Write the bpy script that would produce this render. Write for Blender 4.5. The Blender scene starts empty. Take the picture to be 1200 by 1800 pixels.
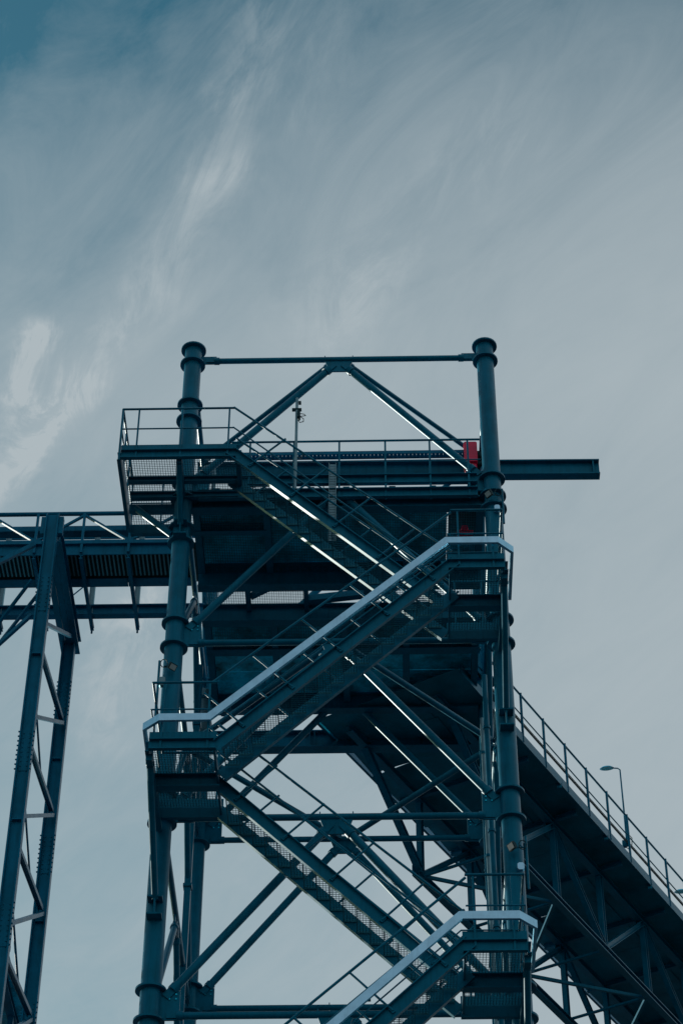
import bpy, math, random
from mathutils import Vector, Matrix
random.seed(7)
R = math.radians
sc = bpy.context.scene

# ------------------------------------------------------------------ camera
CAM = Vector((3.6616, -30.978, 1.70))
yaw, pitch, roll = R(-1.384), R(42.438), R(0.216)
fw = Vector((math.sin(yaw)*math.cos(pitch), math.cos(yaw)*math.cos(pitch), math.sin(pitch)))
rt = Vector((math.cos(yaw), -math.sin(yaw), 0))
up = rt.cross(fw)
r2 = rt*math.cos(roll) + up*math.sin(roll)
u2 = -rt*math.sin(roll) + up*math.cos(roll)
cd = bpy.data.cameras.new('camera')
cd.sensor_fit = 'VERTICAL'; cd.sensor_height = 36.0; cd.sensor_width = 24.0
cd.lens = 4019.0/1800.0*36.0
cd.clip_end = 6000
cam = bpy.data.objects.new('camera', cd)
m = Matrix((r2, u2, -fw)).transposed().to_4x4(); m.translation = CAM
cam.matrix_world = m
sc.collection.objects.link(cam); sc.camera = cam

# ------------------------------------------------------------------ light
SUN = Vector((-0.69, 0.71, 0.13)).normalized()      # towards the sun
sun_el = math.asin(SUN.z); sun_az = math.atan2(SUN.x, SUN.y)
sd = bpy.data.lights.new('sun', 'SUN'); sd.energy = 5.0; sd.angle = R(0.53); sd.color = (1.0, 0.86, 0.74)
so = bpy.data.objects.new('sun', sd); sc.collection.objects.link(so)
so.rotation_euler = SUN.to_track_quat('Z', 'Y').to_euler(); so.location = (-60, 30, 60)

sc.view_settings.view_transform = 'Standard'; sc.view_settings.look = 'None'
sc.view_settings.gamma = 1.0; sc.view_settings.use_curve_mapping = False
sc.view_settings.exposure = 0.0

world = bpy.data.worlds.new('World'); sc.world = world; world.use_nodes = True
nt = world.node_tree; nt.nodes.clear(); L = nt.links.new
def nd(t, **k):
    n = nt.nodes.new(t)
    for a, v in k.items(): setattr(n, a, v)
    return n
def mth(op, a, b=None, c=None, clamp=False):
    n = nd('ShaderNodeMath', operation=op); n.use_clamp = clamp
    for i, v in enumerate((a, b, c)):
        if v is None: continue
        if isinstance(v, (int, float)): n.inputs[i].default_value = v
        else: L(v, n.inputs[i])
    return n.outputs[0]
def maprange(v, a, b, c=0.0, d=1.0, smooth=True):
    n = nd('ShaderNodeMapRange'); n.interpolation_type = 'SMOOTHSTEP' if smooth else 'LINEAR'
    L(v, n.inputs[0])
    for i, x in enumerate((a, b, c, d)): n.inputs[i+1].default_value = x
    return n.outputs[0]
out = nd('ShaderNodeOutputWorld'); bg = nd('ShaderNodeBackground'); bg.inputs[1].default_value = 0.12
sky = nd('ShaderNodeTexSky', sky_type='NISHITA'); sky.sun_disc = False
sky.sun_elevation = sun_el; sky.sun_rotation = sun_az
sky.air_density = 1.0; sky.dust_density = 1.2; sky.ozone_density = 2.2
tc = nd('ShaderNodeTexCoord'); sep = nd('ShaderNodeSeparateXYZ'); L(tc.outputs['Generated'], sep.inputs[0])
zc = mth('MAXIMUM', sep.outputs[2], 0.12)
px = mth('DIVIDE', sep.outputs[0], zc); py = mth('DIVIDE', sep.outputs[1], zc)   # point on the cloud layer overhead
cb = nd('ShaderNodeCombineXYZ'); L(px, cb.inputs[0]); L(py, cb.inputs[1])
def noise(vec, scale, detail=6, rough=0.55, dist=0.0):
    n = nd('ShaderNodeTexNoise'); n.inputs['Scale'].default_value = scale; n.inputs['Detail'].default_value = detail
    n.inputs['Roughness'].default_value = rough; n.inputs['Distortion'].default_value = dist
    L(vec, n.inputs['Vector']); return n.outputs[0]
mp = nd('ShaderNodeMapping', vector_type='TEXTURE'); L(cb.outputs[0], mp.inputs[0])
mp.inputs['Rotation'].default_value = (0, 0, R(34)); mp.inputs['Scale'].default_value = (0.34, 1.05, 1); mp.inputs['Location'].default_value = (3.1, 1.7, 0)
streak = noise(mp.outputs[0], 5.5, 10, 0.66, 0.9)
mp2 = nd('ShaderNodeMapping'); L(cb.outputs[0], mp2.inputs[0]); mp2.inputs['Location'].default_value = (5.3, 2.2, 0)
big = noise(mp2.outputs[0], 3.2, 4, 0.5, 0.4)
wob = noise(cb.outputs[0], 16.0, 5, 0.6)
wobc = mth('MULTIPLY', mth('SUBTRACT', wob, 0.5), 0.055)
# veil of high cloud that thickens to one side
veil = mth('ADD', mth('MULTIPLY', mth('MAXIMUM', px, -0.32), 1.05), mth('MINIMUM', mth('SUBTRACT', mth('MULTIPLY', mth('ABSOLUTE', mth('SUBTRACT', py, 0.66)), 2.7), 0.46), 0.36))
veil = mth('ADD', veil, mth('MULTIPLY', mth('SUBTRACT', big, 0.5), 0.55))
veil = mth('ADD', veil, mth('MULTIPLY', mth('SUBTRACT', streak, 0.5), 0.62))
veil = mth('MAXIMUM', mth('ADD', veil, 0.545), 0.0)
veil = mth('MULTIPLY', mth('SUBTRACT', 1.0, mth('POWER', 2.718, mth('MULTIPLY', veil, -1.35))), 1.17)
mp3 = nd('ShaderNodeMapping', vector_type='TEXTURE'); L(cb.outputs[0], mp3.inputs[0])
mp3.inputs['Rotation'].default_value = (0, 0, R(20)); mp3.inputs['Scale'].default_value = (0.36, 1.0, 1); mp3.inputs['Location'].default_value = (1.7, 0.4, 0)
fil = noise(mp3.outputs[0], 11.0, 10, 0.68, 1.3)
# thin wisps of cirrus, each a soft arc on the cloud layer
wisps = None
def seg(ax, ay, bx, by, wdt, amp):
    global wisps
    lx, ly = bx-ax, by-ay; ln = math.hypot(lx, ly); lx /= ln; ly /= ln
    dx = mth('SUBTRACT', mth('ADD', px, wobc), ax); dy = mth('SUBTRACT', py, ay)
    t = mth('ADD', mth('MULTIPLY', dx, lx), mth('MULTIPLY', dy, ly))
    d = mth('ADD', mth('MULTIPLY', dx, -ly), mth('MULTIPLY', dy, lx))
    ex = mth('MAXIMUM', mth('MAXIMUM', mth('MULTIPLY', t, -1.0), mth('SUBTRACT', t, ln)), 0.0)
    dd = mth('ADD', mth('MULTIPLY', d, d), mth('MULTIPLY', ex, ex))
    g = mth('POWER', 2.718, mth('MULTIPLY', dd, -1.0/(wdt*wdt)))
    g = mth('MULTIPLY', mth('MULTIPLY', g, amp), mth('ADD', maprange(fil, 0.36, 0.70), 0.10))
    wisps = g if wisps is None else mth('ADD', wisps, g)
seg(-0.056, 0.675, -0.074, 0.760, 0.013, 0.20)
seg(-0.074, 0.760, -0.086, 0.815, 0.014, 0.22)
seg(-0.086, 0.815, -0.172, 0.955, 0.019, 0.26)
seg(-0.030, 0.700, -0.044, 0.770, 0.018, 0.10)
seg(-0.200, 0.930, -0.228, 0.985, 0.010, 0.60)
seg(-0.184, 0.975, -0.262, 1.085, 0.012, 0.80)
seg(-0.212, 1.000, -0.262, 1.040, 0.018, 0.40)
seg(-0.170, 1.190, -0.210, 1.340, 0.022, 0.26)
seg(-0.150, 1.120, -0.172, 1.200, 0.016, 0.20)
seg(0.000, 0.880, -0.030, 0.960, 0.016, 0.10)
seg(0.060, 0.790, -0.040, 0.920, 0.030, 0.14)
cloud = mth('ADD', mth('MULTIPLY', veil, 0.95), wisps)
cloud = mth('MULTIPLY', cloud, 1.0, clamp=True)
tint = nd('ShaderNodeMix', data_type='RGBA', blend_type='MULTIPLY'); tint.inputs[0].default_value = 1.0
L(sky.outputs[0], tint.inputs[6]); tint.inputs[7].default_value = (0.64, 1.30, 1.15, 1)
mixc = nd('ShaderNodeMix', data_type='RGBA'); L(cloud, mixc.inputs[0]); L(tint.outputs[2], mixc.inputs[6])
mixc.inputs[7].default_value = (3.50, 4.04, 4.30, 1)
L(mixc.outputs[2], bg.inputs[0]); L(bg.outputs[0], out.inputs[0])
SKYTINT, CLOUDC = tint, mixc

# ------------------------------------------------------------------ materials
def mat(name, col, rough=0.5, metal=0.0, var=0.25, scale=3.0, streaks=0.0, bump=0.02, spec=0.5, stain=None):
    mt = bpy.data.materials.new(name); mt.use_nodes = True
    t = mt.node_tree; b = t.nodes['Principled BSDF']; lk = t.links.new
    b.inputs['Roughness'].default_value = rough; b.inputs['Metallic'].default_value = metal
    b.inputs['Specular IOR Level'].default_value = spec
    b.inputs['Specular Tint'].default_value = (0.10, 0.8, 1.0, 1)
    g = t.nodes.new('ShaderNodeNewGeometry')
    n = t.nodes.new('ShaderNodeTexNoise'); n.inputs['Scale'].default_value = scale; n.inputs['Detail'].default_value = 8; n.inputs['Roughness'].default_value = 0.65
    lk(g.outputs['Position'], n.inputs['Vector'])
    mp = t.nodes.new('ShaderNodeMapping'); mp.inputs['Scale'].default_value = (9, 9, 0.9); lk(g.outputs['Position'], mp.inputs[0])
    n2 = t.nodes.new('ShaderNodeTexNoise'); n2.inputs['Scale'].default_value = 2.0; n2.inputs['Detail'].default_value = 6; lk(mp.outputs[0], n2.inputs['Vector'])
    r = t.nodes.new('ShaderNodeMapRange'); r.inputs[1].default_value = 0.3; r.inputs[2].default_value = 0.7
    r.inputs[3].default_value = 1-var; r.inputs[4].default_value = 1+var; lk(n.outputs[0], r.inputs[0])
    mul = t.nodes.new('ShaderNodeMix'); mul.data_type = 'RGBA'; mul.blend_type = 'MULTIPLY'; mul.inputs[0].default_value = 1
    mul.inputs[6].default_value = (*col, 1); lk(r.outputs[0], mul.inputs[7])
    last = mul.outputs[2]
    if streaks:
        r2_ = t.nodes.new('ShaderNodeMapRange'); r2_.inputs[1].default_value = 0.52; r2_.inputs[2].default_value = 0.72
        r2_.inputs[3].default_value = 0; r2_.inputs[4].default_value = streaks; lk(n2.outputs[0], r2_.inputs[0])
        mx = t.nodes.new('ShaderNodeMix'); mx.data_type = 'RGBA'; lk(r2_.outputs[0], mx.inputs[0]); lk(last, mx.inputs[6])
        mx.inputs[7].default_value = (*(stain or tuple(c*0.45 for c in col)), 1); last = mx.outputs[2]
    lk(last, b.inputs['Base Color'])
    rr = t.nodes.new('ShaderNodeMapRange'); rr.inputs[3].default_value = max(rough-0.12, 0.05); rr.inputs[4].default_value = min(rough+0.15, 1); lk(n.outputs[0], rr.inputs[0]); lk(rr.outputs[0], b.inputs['Roughness'])
    if bump:
        bp = t.nodes.new('ShaderNodeBump'); bp.inputs['Strength'].default_value = bump*6; bp.inputs['Distance'].default_value = bump
        lk(n.outputs[0], bp.inputs['Height']); lk(bp.outputs[0], b.inputs['Normal'])
    return mt
M = {}
M['steel'] = mat('painted_steel', (0.001, 0.108, 0.188), 0.33, 0.0, 0.22, 2.2, 0.45, 0.012, 0.28)
M['steel2'] = mat('painted_steel_bridge', (0.001, 0.114, 0.214), 0.36, 0.0, 0.25, 2.6, 0.5, 0.012, 0.26)
M['dark'] = mat('plate_steel_painted_sheen', (0.018, 0.52, 0.74), 0.25, 0.0, 0.88, 1.7, 0.3, 0.01, 0.4)  # mottled blue sheen of the floor underside is painted into this base colour
M['deck'] = mat('deck_plate_steel', (0.004, 0.130, 0.200), 0.40, 0.0, 0.5, 0.9, 0.3, 0.01, 0.2)
M['grating'] = mat('grating_steel', (0.02, 0.12, 0.17), 0.38, 0.3, 0.2, 4.0)
M['galv'] = mat('galvanised_steel', (0.36, 0.58, 0.74), 0.36, 0.85, 0.14, 5.0, 0.2, 0.006)
M['galv_dark'] = mat('weathered_galvanised_steel', (0.16, 0.24, 0.28), 0.45, 0.4, 0.2, 4.0, 0.2)
M['red'] = mat('red_enamel', (0.75, 0.006, 0.055), 0.38, 0.0, 0.12, 4.0, 0.15, 0.004)
M['black'] = mat('black_rubber', (0.010, 0.013, 0.016), 0.6, 0.0, 0.2)
M['glass'] = mat('lamp_glass', (0.45, 0.47, 0.46), 0.15, 0.0, 0.1)
M['ground'] = mat('gravel_ground', (0.055, 0.058, 0.060), 0.9, 0.0, 0.3, 0.8, 0, 0.05)

# ------------------------------------------------------------------ mesh helpers
class MB:
    def __init__(s): s.v = []; s.f = []; s.sm = []
    def add(s, vs, fs, smooth=False):
        o = len(s.v); s.v += [Vector(v) for v in vs]
        for f in fs: s.f.append(tuple(i+o for i in f)); s.sm.append(smooth if len(f) == 4 else False)
        return s
    def box(s, lo, hi):
        x0, y0, z0 = lo; x1, y1, z1 = hi
        return s.add([(x0,y0,z0),(x1,y0,z0),(x1,y1,z0),(x0,y1,z0),(x0,y0,z1),(x1,y0,z1),(x1,y1,z1),(x0,y1,z1)],
            [(0,3,2,1),(4,5,6,7),(0,1,5,4),(1,2,6,5),(2,3,7,6),(3,0,4,7)])
    def frame(s, p, q, upv):
        d = (q-p).normalized(); u = Vector(upv); u = (u - d*u.dot(d))
        if u.length < 1e-4: u = Vector((1,0,0)) - d*d.x
        u.normalize(); return d, u, d.cross(u)
    def prism(s, p, q, prof, upv=(0,0,1)):
        p = Vector(p); q = Vector(q); d, u, w = s.frame(p, q, upv); n = len(prof)     # prof points (w, u)
        vs = [p + w*a + u*b for a, b in prof] + [q + w*a + u*b for a, b in prof]
        return s.add(vs, [(i, (i+1) % n, n+(i+1) % n, n+i) for i in range(n)] + [tuple(range(n-1, -1, -1)), tuple(range(n, 2*n))])
    def bar(s, p, q, w, h, upv=(0,0,1)):
        return s.prism(p, q, [(-w/2,-h/2),(w/2,-h/2),(w/2,h/2),(-w/2,h/2)], upv)
    def ibeam(s, p, q, h, b, upv=(0,0,1), tf=0.022, tw=0.016):
        return s.prism(p, q, [(-b/2,-h/2),(b/2,-h/2),(b/2,-h/2+tf),(tw/2,-h/2+tf),(tw/2,h/2-tf),(b/2,h/2-tf),(b/2,h/2),(-b/2,h/2),(-b/2,h/2-tf),(-tw/2,h/2-tf),(-tw/2,-h/2+tf),(-b/2,-h/2+tf)], upv)
    def chan(s, p, q, h, b, side=1, upv=(0,0,1), tf=0.016, tw=0.014):
        b *= side; tw *= side
        pr = [(0,-h/2),(b,-h/2),(b,-h/2+tf),(tw,-h/2+tf),(tw,h/2-tf),(b,h/2-tf),(b,h/2),(0,h/2)]
        if side < 0: pr = pr[::-1]
        return s.prism(p, q, pr, upv)
    def tube(s, p, q, r, n=12, r2=None):
        p = Vector(p); q = Vector(q); d, u, w = s.frame(p, q, (0.03,0.02,1) if abs((q-p).normalized().z) < 0.9 else (1,0,0)); r2_ = r if r2 is None else r2
        c = [(math.cos(2*math.pi*i/n), math.sin(2*math.pi*i/n)) for i in range(n)]
        vs = [p + (w*a + u*b)*r for a, b in c] + [q + (w*a + u*b)*r2_ for a, b in c]
        s.add(vs, [(i, (i+1) % n, n+(i+1) % n, n+i) for i in range(n)], True)
        return s.add(vs, [tuple(range(n-1, -1, -1)), tuple(range(n, 2*n))])
    def path(s, pts, r, n=8):
        pts = [Vector(p) for p in pts]
        for a, b in zip(pts, pts[1:]): s.tube(a, b, r, n)
        for a in pts[1:-1]: s.ball(a, r*1.0)
        return s
    def ball(s, c, r, n=8, k=5):
        c = Vector(c); vs = [c+Vector((0,0,r))]
        for j in range(1, k):
            a = math.pi*j/k
            for i in range(n): b = 2*math.pi*i/n; vs.append(c+Vector((math.sin(a)*math.cos(b), math.sin(a)*math.sin(b), math.cos(a)))*r)
        vs.append(c-Vector((0,0,r))); fs = []
        for i in range(n): fs.append((0, 1+i, 1+(i+1) % n)); fs.append((len(vs)-1, 1+(k-2)*n+(i+1) % n, 1+(k-2)*n+i))
        for j in range(k-2):
            for i in range(n): fs.append((1+j*n+i, 1+(j+1)*n+i, 1+(j+1)*n+(i+1) % n, 1+j*n+(i+1) % n))
        return s.add(vs, fs, True)
    def ring(s, pts, w, h):                         # mitred band of rectangular section along a polyline, section plane vertical
        pts = [Vector(p) for p in pts]; sec = []
        for i, p in enumerate(pts):
            a = (p-pts[i-1]).normalized() if i else None
            b = (pts[i+1]-p).normalized() if i < len(pts)-1 else None
            d = (a+b).normalized() if a and b else (a or b)
            sc_ = 1.0/max(0.5, d.dot(a or b))
            hor = Vector((d.y, -d.x, 0)); hor = hor.normalized() if hor.length > 1e-5 else Vector((0,-1,0))
            upv = hor.cross(d).normalized() if hor.cross(d).z > 0 else d.cross(hor).normalized()
            bent_h = abs((a or d).z - (b or d).z) < 1e-3
            kw, kh = (sc_, 1) if bent_h else (1, sc_)
            sec.append([p + hor*(x*w/2*kw) + upv*(y*h/2*kh) for x, y in ((-1,-1),(1,-1),(1,1),(-1,1))])
        for i in range(len(pts)-1):
            s.add(sec[i]+sec[i+1], [(0,1,5,4),(1,2,6,5),(2,3,7,6),(3,0,4,7)])
        s.add(sec[0], [(3,2,1,0)]); return s.add(sec[-1], [(0,1,2,3)])
COL = sc.collection
WLOC = {}
def mesh_from(mb, name, m, c):
    me = bpy.data.meshes.new(name); me.from_pydata([tuple(v-c) for v in mb.v], [], mb.f)
    me.polygons.foreach_set('use_smooth', mb.sm); me.materials.append(M[m]); me.update()
    return me
def bbox_c(mb):
    xs = [v.x for v in mb.v]; ys = [v.y for v in mb.v]; zs = [v.z for v in mb.v]
    return Vector(((min(xs)+max(xs))/2, (min(ys)+max(ys))/2, (min(zs)+max(zs))/2))
def part(name, mb, m, parent=None, kind=None, label=None):
    c = bbox_c(mb); o = bpy.data.objects.new(name, mesh_from(mb, name, m, c)); COL.objects.link(o)
    pl = WLOC.get(parent.name, Vector()) if parent else Vector()
    o.location = c - pl; WLOC[o.name] = c
    if parent: o.parent = parent
    if kind: o['kind'] = kind
    if label: o['label'] = label
    return o
def dup(o, delta, parent=None):                     # a copy of a part, moved
    n = o.copy(); COL.objects.link(n)
    c = WLOC[o.name] + Vector(delta); par = parent or o.parent
    n.parent = par; n.location = c - WLOC.get(par.name, Vector()); WLOC[n.name] = c
    return n
def thing(name, label, cat, loc, group=None):
    o = bpy.data.objects.new(name, None); o.empty_display_size = 0.3; COL.objects.link(o)
    o.location = loc; WLOC[o.name] = Vector(loc); o['label'] = label; o['category'] = cat
    if group: o['group'] = group
    return o
def tag(o, label, cat, group=None):
    o['label'] = label; o['category'] = cat
    if group: o['group'] = group
    return o
def gratings(x0, x1, y0, y1, z, pitch=0.046, w=0.0075, h=0.009):
    mb = MB(); n = max(2, round((x1-x0)/pitch)); k = max(2, round((y1-y0)/pitch))
    for i in range(n+1): x = x0+(x1-x0)*i/n; mb.box((x-w/2, y0, z-h), (x+w/2, y1, z))
    for i in range(k+1): y = y0+(y1-y0)*i/k; mb.box((x0, y-w/2, z-h*0.7), (x1, y+w/2, z-0.002))
    return mb
def bolts(mb, c, ax, pts, r=0.016, h=0.03):         # hexagon bolt heads; ax = outward normal
    ax = Vector(ax)
    for p in pts: mb.tube(Vector(c)+Vector(p), Vector(c)+Vector(p)+ax*h, r, 6)
    return mb

# ------------------------------------------------------------------ ground
g = MB().add([(-3000,-3000,0),(3000,-3000,0),(3000,3000,0),(-3000,3000,0)], [(0,1,2,3)])
go = part('ground', g, 'ground'); go['kind'] = 'structure'

# ------------------------------------------------------------------ the tower frame
W, D = 5.70, 6.06
XM, YM = W/2, D/2
LV = dict(T=34.07, A=30.60, B=26.97, C=23.27, D=19.62, E=15.95, F=12.30, G=8.65, H=5.0)
names = list(LV)
tower = thing('steel_tower', 'tall dark blue tubular steel tower with four round columns and chevron bracing', 'tower', (XM, YM, 0))
def flange(col_, x, y, z, r=0.245, t=0.035):
    return part('flange', MB().tube((x, y, z-t/2), (x, y, z+t/2), r, 24), 'steel', col_)
for ci, (cx, cy) in enumerate(((0,0),(W,0),(0,D),(W,D))):
    rad = 0.165 if cy == 0 else 0.150
    mb = MB().tube((cx, cy, 0.0), (cx, cy, 34.38), rad, 32)
    col_ = part('column', mb, 'steel', tower)
    for nme, z in LV.items():
        up_ = 0.31 if nme == 'T' else 0.44 if nme != 'A' else 0.20
        dn = -0.10 if nme != 'A' else -0.23
        flange(col_, cx, cy, z+up_); flange(col_, cx, cy, z+dn)
    if cx == 0 and cy == 0:
        for z in (32.85, 32.42, 29.66, 29.30): flange(col_, cx, cy, z)
    if cx == W and cy == 0:
        flange(col_, cx, cy, 30.05)
    sx = 1 if cx == 0 else -1; sy = 1 if cy == 0 else -1
    for nme, z in LV.items():
        gp = MB()
        gp.box((min(cx+sx*rad*0.9, cx+sx*0.46), cy-0.014, z-0.08), (max(cx+sx*rad*0.9, cx+sx*0.46), cy+0.014, z+0.42 if nme != 'T' else z+0.12))
        bb = MB()
        for a in (0.30, 0.40):
            for b in (-0.03, 0.03, 0.28, 0.36):
                if nme == 'T' and b > 0.1: continue
                bb.tube((cx+sx*a, cy-0.035, z+b), (cx+sx*a, cy+0.035, z+b), 0.015, 6)
        gx = part('gusset', gp, 'steel', tower)
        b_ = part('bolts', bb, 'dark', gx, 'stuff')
        gp = MB(); gp.box((cx-0.014, min(cy+sy*rad*0.9, cy+sy*0.46), z-0.08), (cx+0.014, max(cy+sy*rad*0.9, cy+sy*0.46), z+0.42 if nme != 'T' else z+0.12))
        part('gusset', gp, 'steel', tower)
def fork(mb, p, q, r):                              # tube with a flattened, slotted end plate at each end
    p = Vector(p); q = Vector(q); d = (q-p).normalized()
    mb.tube(p+d*0.14, q-d*0.14, r, 16)
    mb.tube(p+d*0.10, p+d*0.20, r*1.28, 16); mb.tube(q-d*0.20, q-d*0.10, r*1.28, 16)
    side = d.cross(Vector((0,0,1))); side = side.normalized() if side.length > 1e-3 else Vector((1,0,0))
    for s in (-1, 1):
        mb.bar(p-d*0.06+side*s*0.03, p+d*0.16+side*s*0.03, 0.016, r*1.9, d.cross(side)); mb.bar(q-d*0.16+side*s*0.03, q+d*0.06+side*s*0.03, 0.016, r*1.9, d.cross(side))
for li, nme in enumerate(names):
    z = LV[nme]
    for (y, fr) in ((0, 1), (D, 0)):
        if not (nme == 'A'):
            part('beam', (lambda b: (fork(b, (0.32, y, z), (W-0.32, y, z), 0.058), b)[1])(MB()), 'steel', tower)
        ag = MB().prism((XM, y-0.014, z), (XM, y+0.014, z), [(-0.28,-0.02),(-0.17,-0.34),(0.17,-0.34),(0.28,-0.02),(0.28,0.10),(0.262,0.10),(0.262,0.02),(-0.262,0.02),(-0.262,0.10),(-0.28,0.10)])
        part('apex_gusset', ag, 'steel', tower)
    for x in (0, W):
        part('beam', (lambda b: (fork(b, (x, 0.32, z), (x, D-0.32, z), 0.055), b)[1])(MB()), 'steel', tower)
        part('apex_gusset', MB().box((x-0.013, YM-0.26, z-0.32), (x+0.013, YM+0.26, z+0.02)), 'steel', tower)
    if li+1 < len(names):
        zl = LV[names[li+1]]
        for y in (0, D):
            for s in (-1, 1):
                mb = MB(); fork(mb, (XM+s*(XM-0.27), y, zl+0.36), (XM+s*0.13, y, z-0.20), 0.070); part('brace', mb, 'steel', tower)
        for x in (0, W):
            for s in (-1, 1):
                mb = MB(); fork(mb, (x, YM+s*(YM-0.27), zl+0.36), (x, YM+s*0.12, z-0.19), 0.058); part('brace', mb, 'steel', tower)
    if nme in ('T', 'B'):
        lift = 0.17 if nme == 'T' else 0.0
        for y, s in ((0, 1), (D, -1)):
            for x in (0, W):
                xs = 1 if x == 0 else -1
                mb = MB(); fork(mb, (XM-xs*0.12, y+s*0.10, z+lift*0.2), (x+xs*0.10, YM-s*0.12, z+lift), 0.048 if nme == 'T' else 0.058); part('plan_brace', mb, 'steel', tower)
# knee brackets on the columns that carry the landings
def bracket(x, z):
    mb = MB().box((x-0.12, -0.34, z-0.18), (x+0.12, -0.14, z-0.15)).box((x-0.12, -0.34, z+0.14), (x+0.12, -0.14, z+0.17)).box((x-0.012, -0.32, z-0.15), (x+0.012, -0.14, z+0.14))
    part('bracket', mb, 'steel', tower)
for x, z in ((0.0, 21.42), (W, 25.05), (W, 17.75), (0.0, 29.45)): bracket(x, z)

# ------------------------------------------------------------------ stairs
FT, FRU, FL, FRL = 30.48, 26.83, 23.18, 19.50      # landing levels
N0, N1, F0, F1 = -2.25, -1.45, -1.20, -0.45         # outer lane, inner lane
XL, XR = 1.03, 4.75
def tread_mesh(w):
    mb = MB(); r = 0.12
    mb.box((-r, 0, -0.022), (-r+0.014, w, 0)); mb.box((r-0.006, 0, -0.020), (r, w, 0))
    for s in (0.0, w-0.006): mb.box((-r, s, -0.045), (r, s+0.006, 0.002))
    for i in range(1, 5): x = -r+0.014+i*(2*r-0.020)/5; mb.box((x-0.0035, 0.006, -0.011), (x+0.0035, w-0.006, -0.002))
    n = int(w/0.05)
    for i in range(1, n): y = w*i/n; mb.box((-r+0.014, y-0.0035, -0.010), (r-0.006, y+0.0035, -0.003))
    return mb
TW = N1-N0-0.03
proto = {}
def flight(name, label, up_right, zt, zb, y0, y1, tray=False):
    # up_right: upper end is on the right
    xt, xb = (XR, XL) if up_right else (XL, XR)
    d = Vector((xb-xt, 0, zb-zt)); ln = d.length; d.normalize()
    nrm = Vector((-d.z, 0, d.x)) if d.x > 0 else Vector((d.z, 0, -d.x))
    if nrm.z < 0: nrm = -nrm
    st = thing(name, label, 'stairs', (min(xt, xb), y0, zb), 'stair flights up the tower front')
    P, Q = Vector((xt, 0, zt)), Vector((xb, 0, zb))
    for y, sd in ((y0, 1), (y1, -1)):
        off = nrm*(-0.10)
        mb = MB(); a = P+off+Vector((0, y+sd*0.005, 0)); b = Q+off+Vector((0, y+sd*0.005, 0))
        sgn = sd if (d.cross(nrm).y > 0) else -sd
        mb.chan(a-d*0.06, b+d*0.06, 0.215, 0.075, -sgn, nrm)
        part('stringer', mb, 'steel', st)
    for E_ in (P, Q):
        part('knee_plate', MB().box((E_.x-0.12, y0-0.011, E_.z-0.215), (E_.x+0.10, y0-0.003, E_.z-0.002)), 'steel', st)
    nst = 17; first = None
    for k in range(1, nst+1):
        t = k/(nst+1); c = P.lerp(Q, t); 
        dl = c + Vector((0, y0+0.015, -0.125))
        key = 'tread'
        if key not in proto:
            tm = tread_mesh(y1-y0-0.03); o = part('tread', tm, 'grating', st); proto[key] = o
            base = WLOC[o.name].copy(); proto['base'] = base
            o.location = base + dl - WLOC[st.name]; WLOC[o.name] = base + dl
        else:
            o = proto[key].copy(); COL.objects.link(o); o.parent = st
            if (d.x > 0): o.scale = (1, 1, 1)
            o.location = proto['base'] + dl - WLOC[st.name]; WLOC[o.name] = proto['base'] + dl
    # railings, posts square to the pitch
    for y, outer in ((y0, True), (y1, False)):
        yy = y-0.035 if outer else y+0.035
        ra = P + Vector((-0.07 if d.x > 0 else 0.07, yy, 1.07)); rb = Q + Vector((0.10 if d.x > 0 else -0.10, yy, 1.12))
        part('handrail', MB().path([ra, rb], 0.0215, 10), 'steel', st)
        ma = P + Vector((-0.07 if d.x > 0 else 0.07, yy, 0.56)); mb_ = Q + Vector((0, yy, 0.58))
        if not (tray and outer): part('knee_rail', MB().path([ma, mb_], 0.0145, 8), 'steel', st)
        for k in range(5):
            t = 0.09+0.205*k; s = P.lerp(Q, t) + Vector((0, yy, 0))
            top = s + nrm*0.80
            mbp = MB().tube(s-nrm*0.10, top, 0.019, 8)
            po = part('post', mbp, 'steel', st)
            part('post_foot', MB().bar(s-nrm*0.13+Vector((0,0.012,0)), s-nrm*0.03+Vector((0,0.012,0)), 0.055, 0.03, (0,1,0)), 'steel', po)
    return st
flight('stair_flight', 'highest stair flight, descending from the top platform towards the red hoist side', False, FT, FRU, F0, F1)
flight('stair_flight', 'long outer stair flight with pale band crossing the middle of the tower', True, FRU, FL, N0, N1, True)
flight('stair_flight', 'inner stair flight descending rightwards below the left landing', False, FL, FRL, F0, F1)
flight('stair_flight', 'lowest outer stair flight, cut by the bottom edge, with a pale band', True, FRL, FRL-3.65, N0, N1, True)

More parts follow.
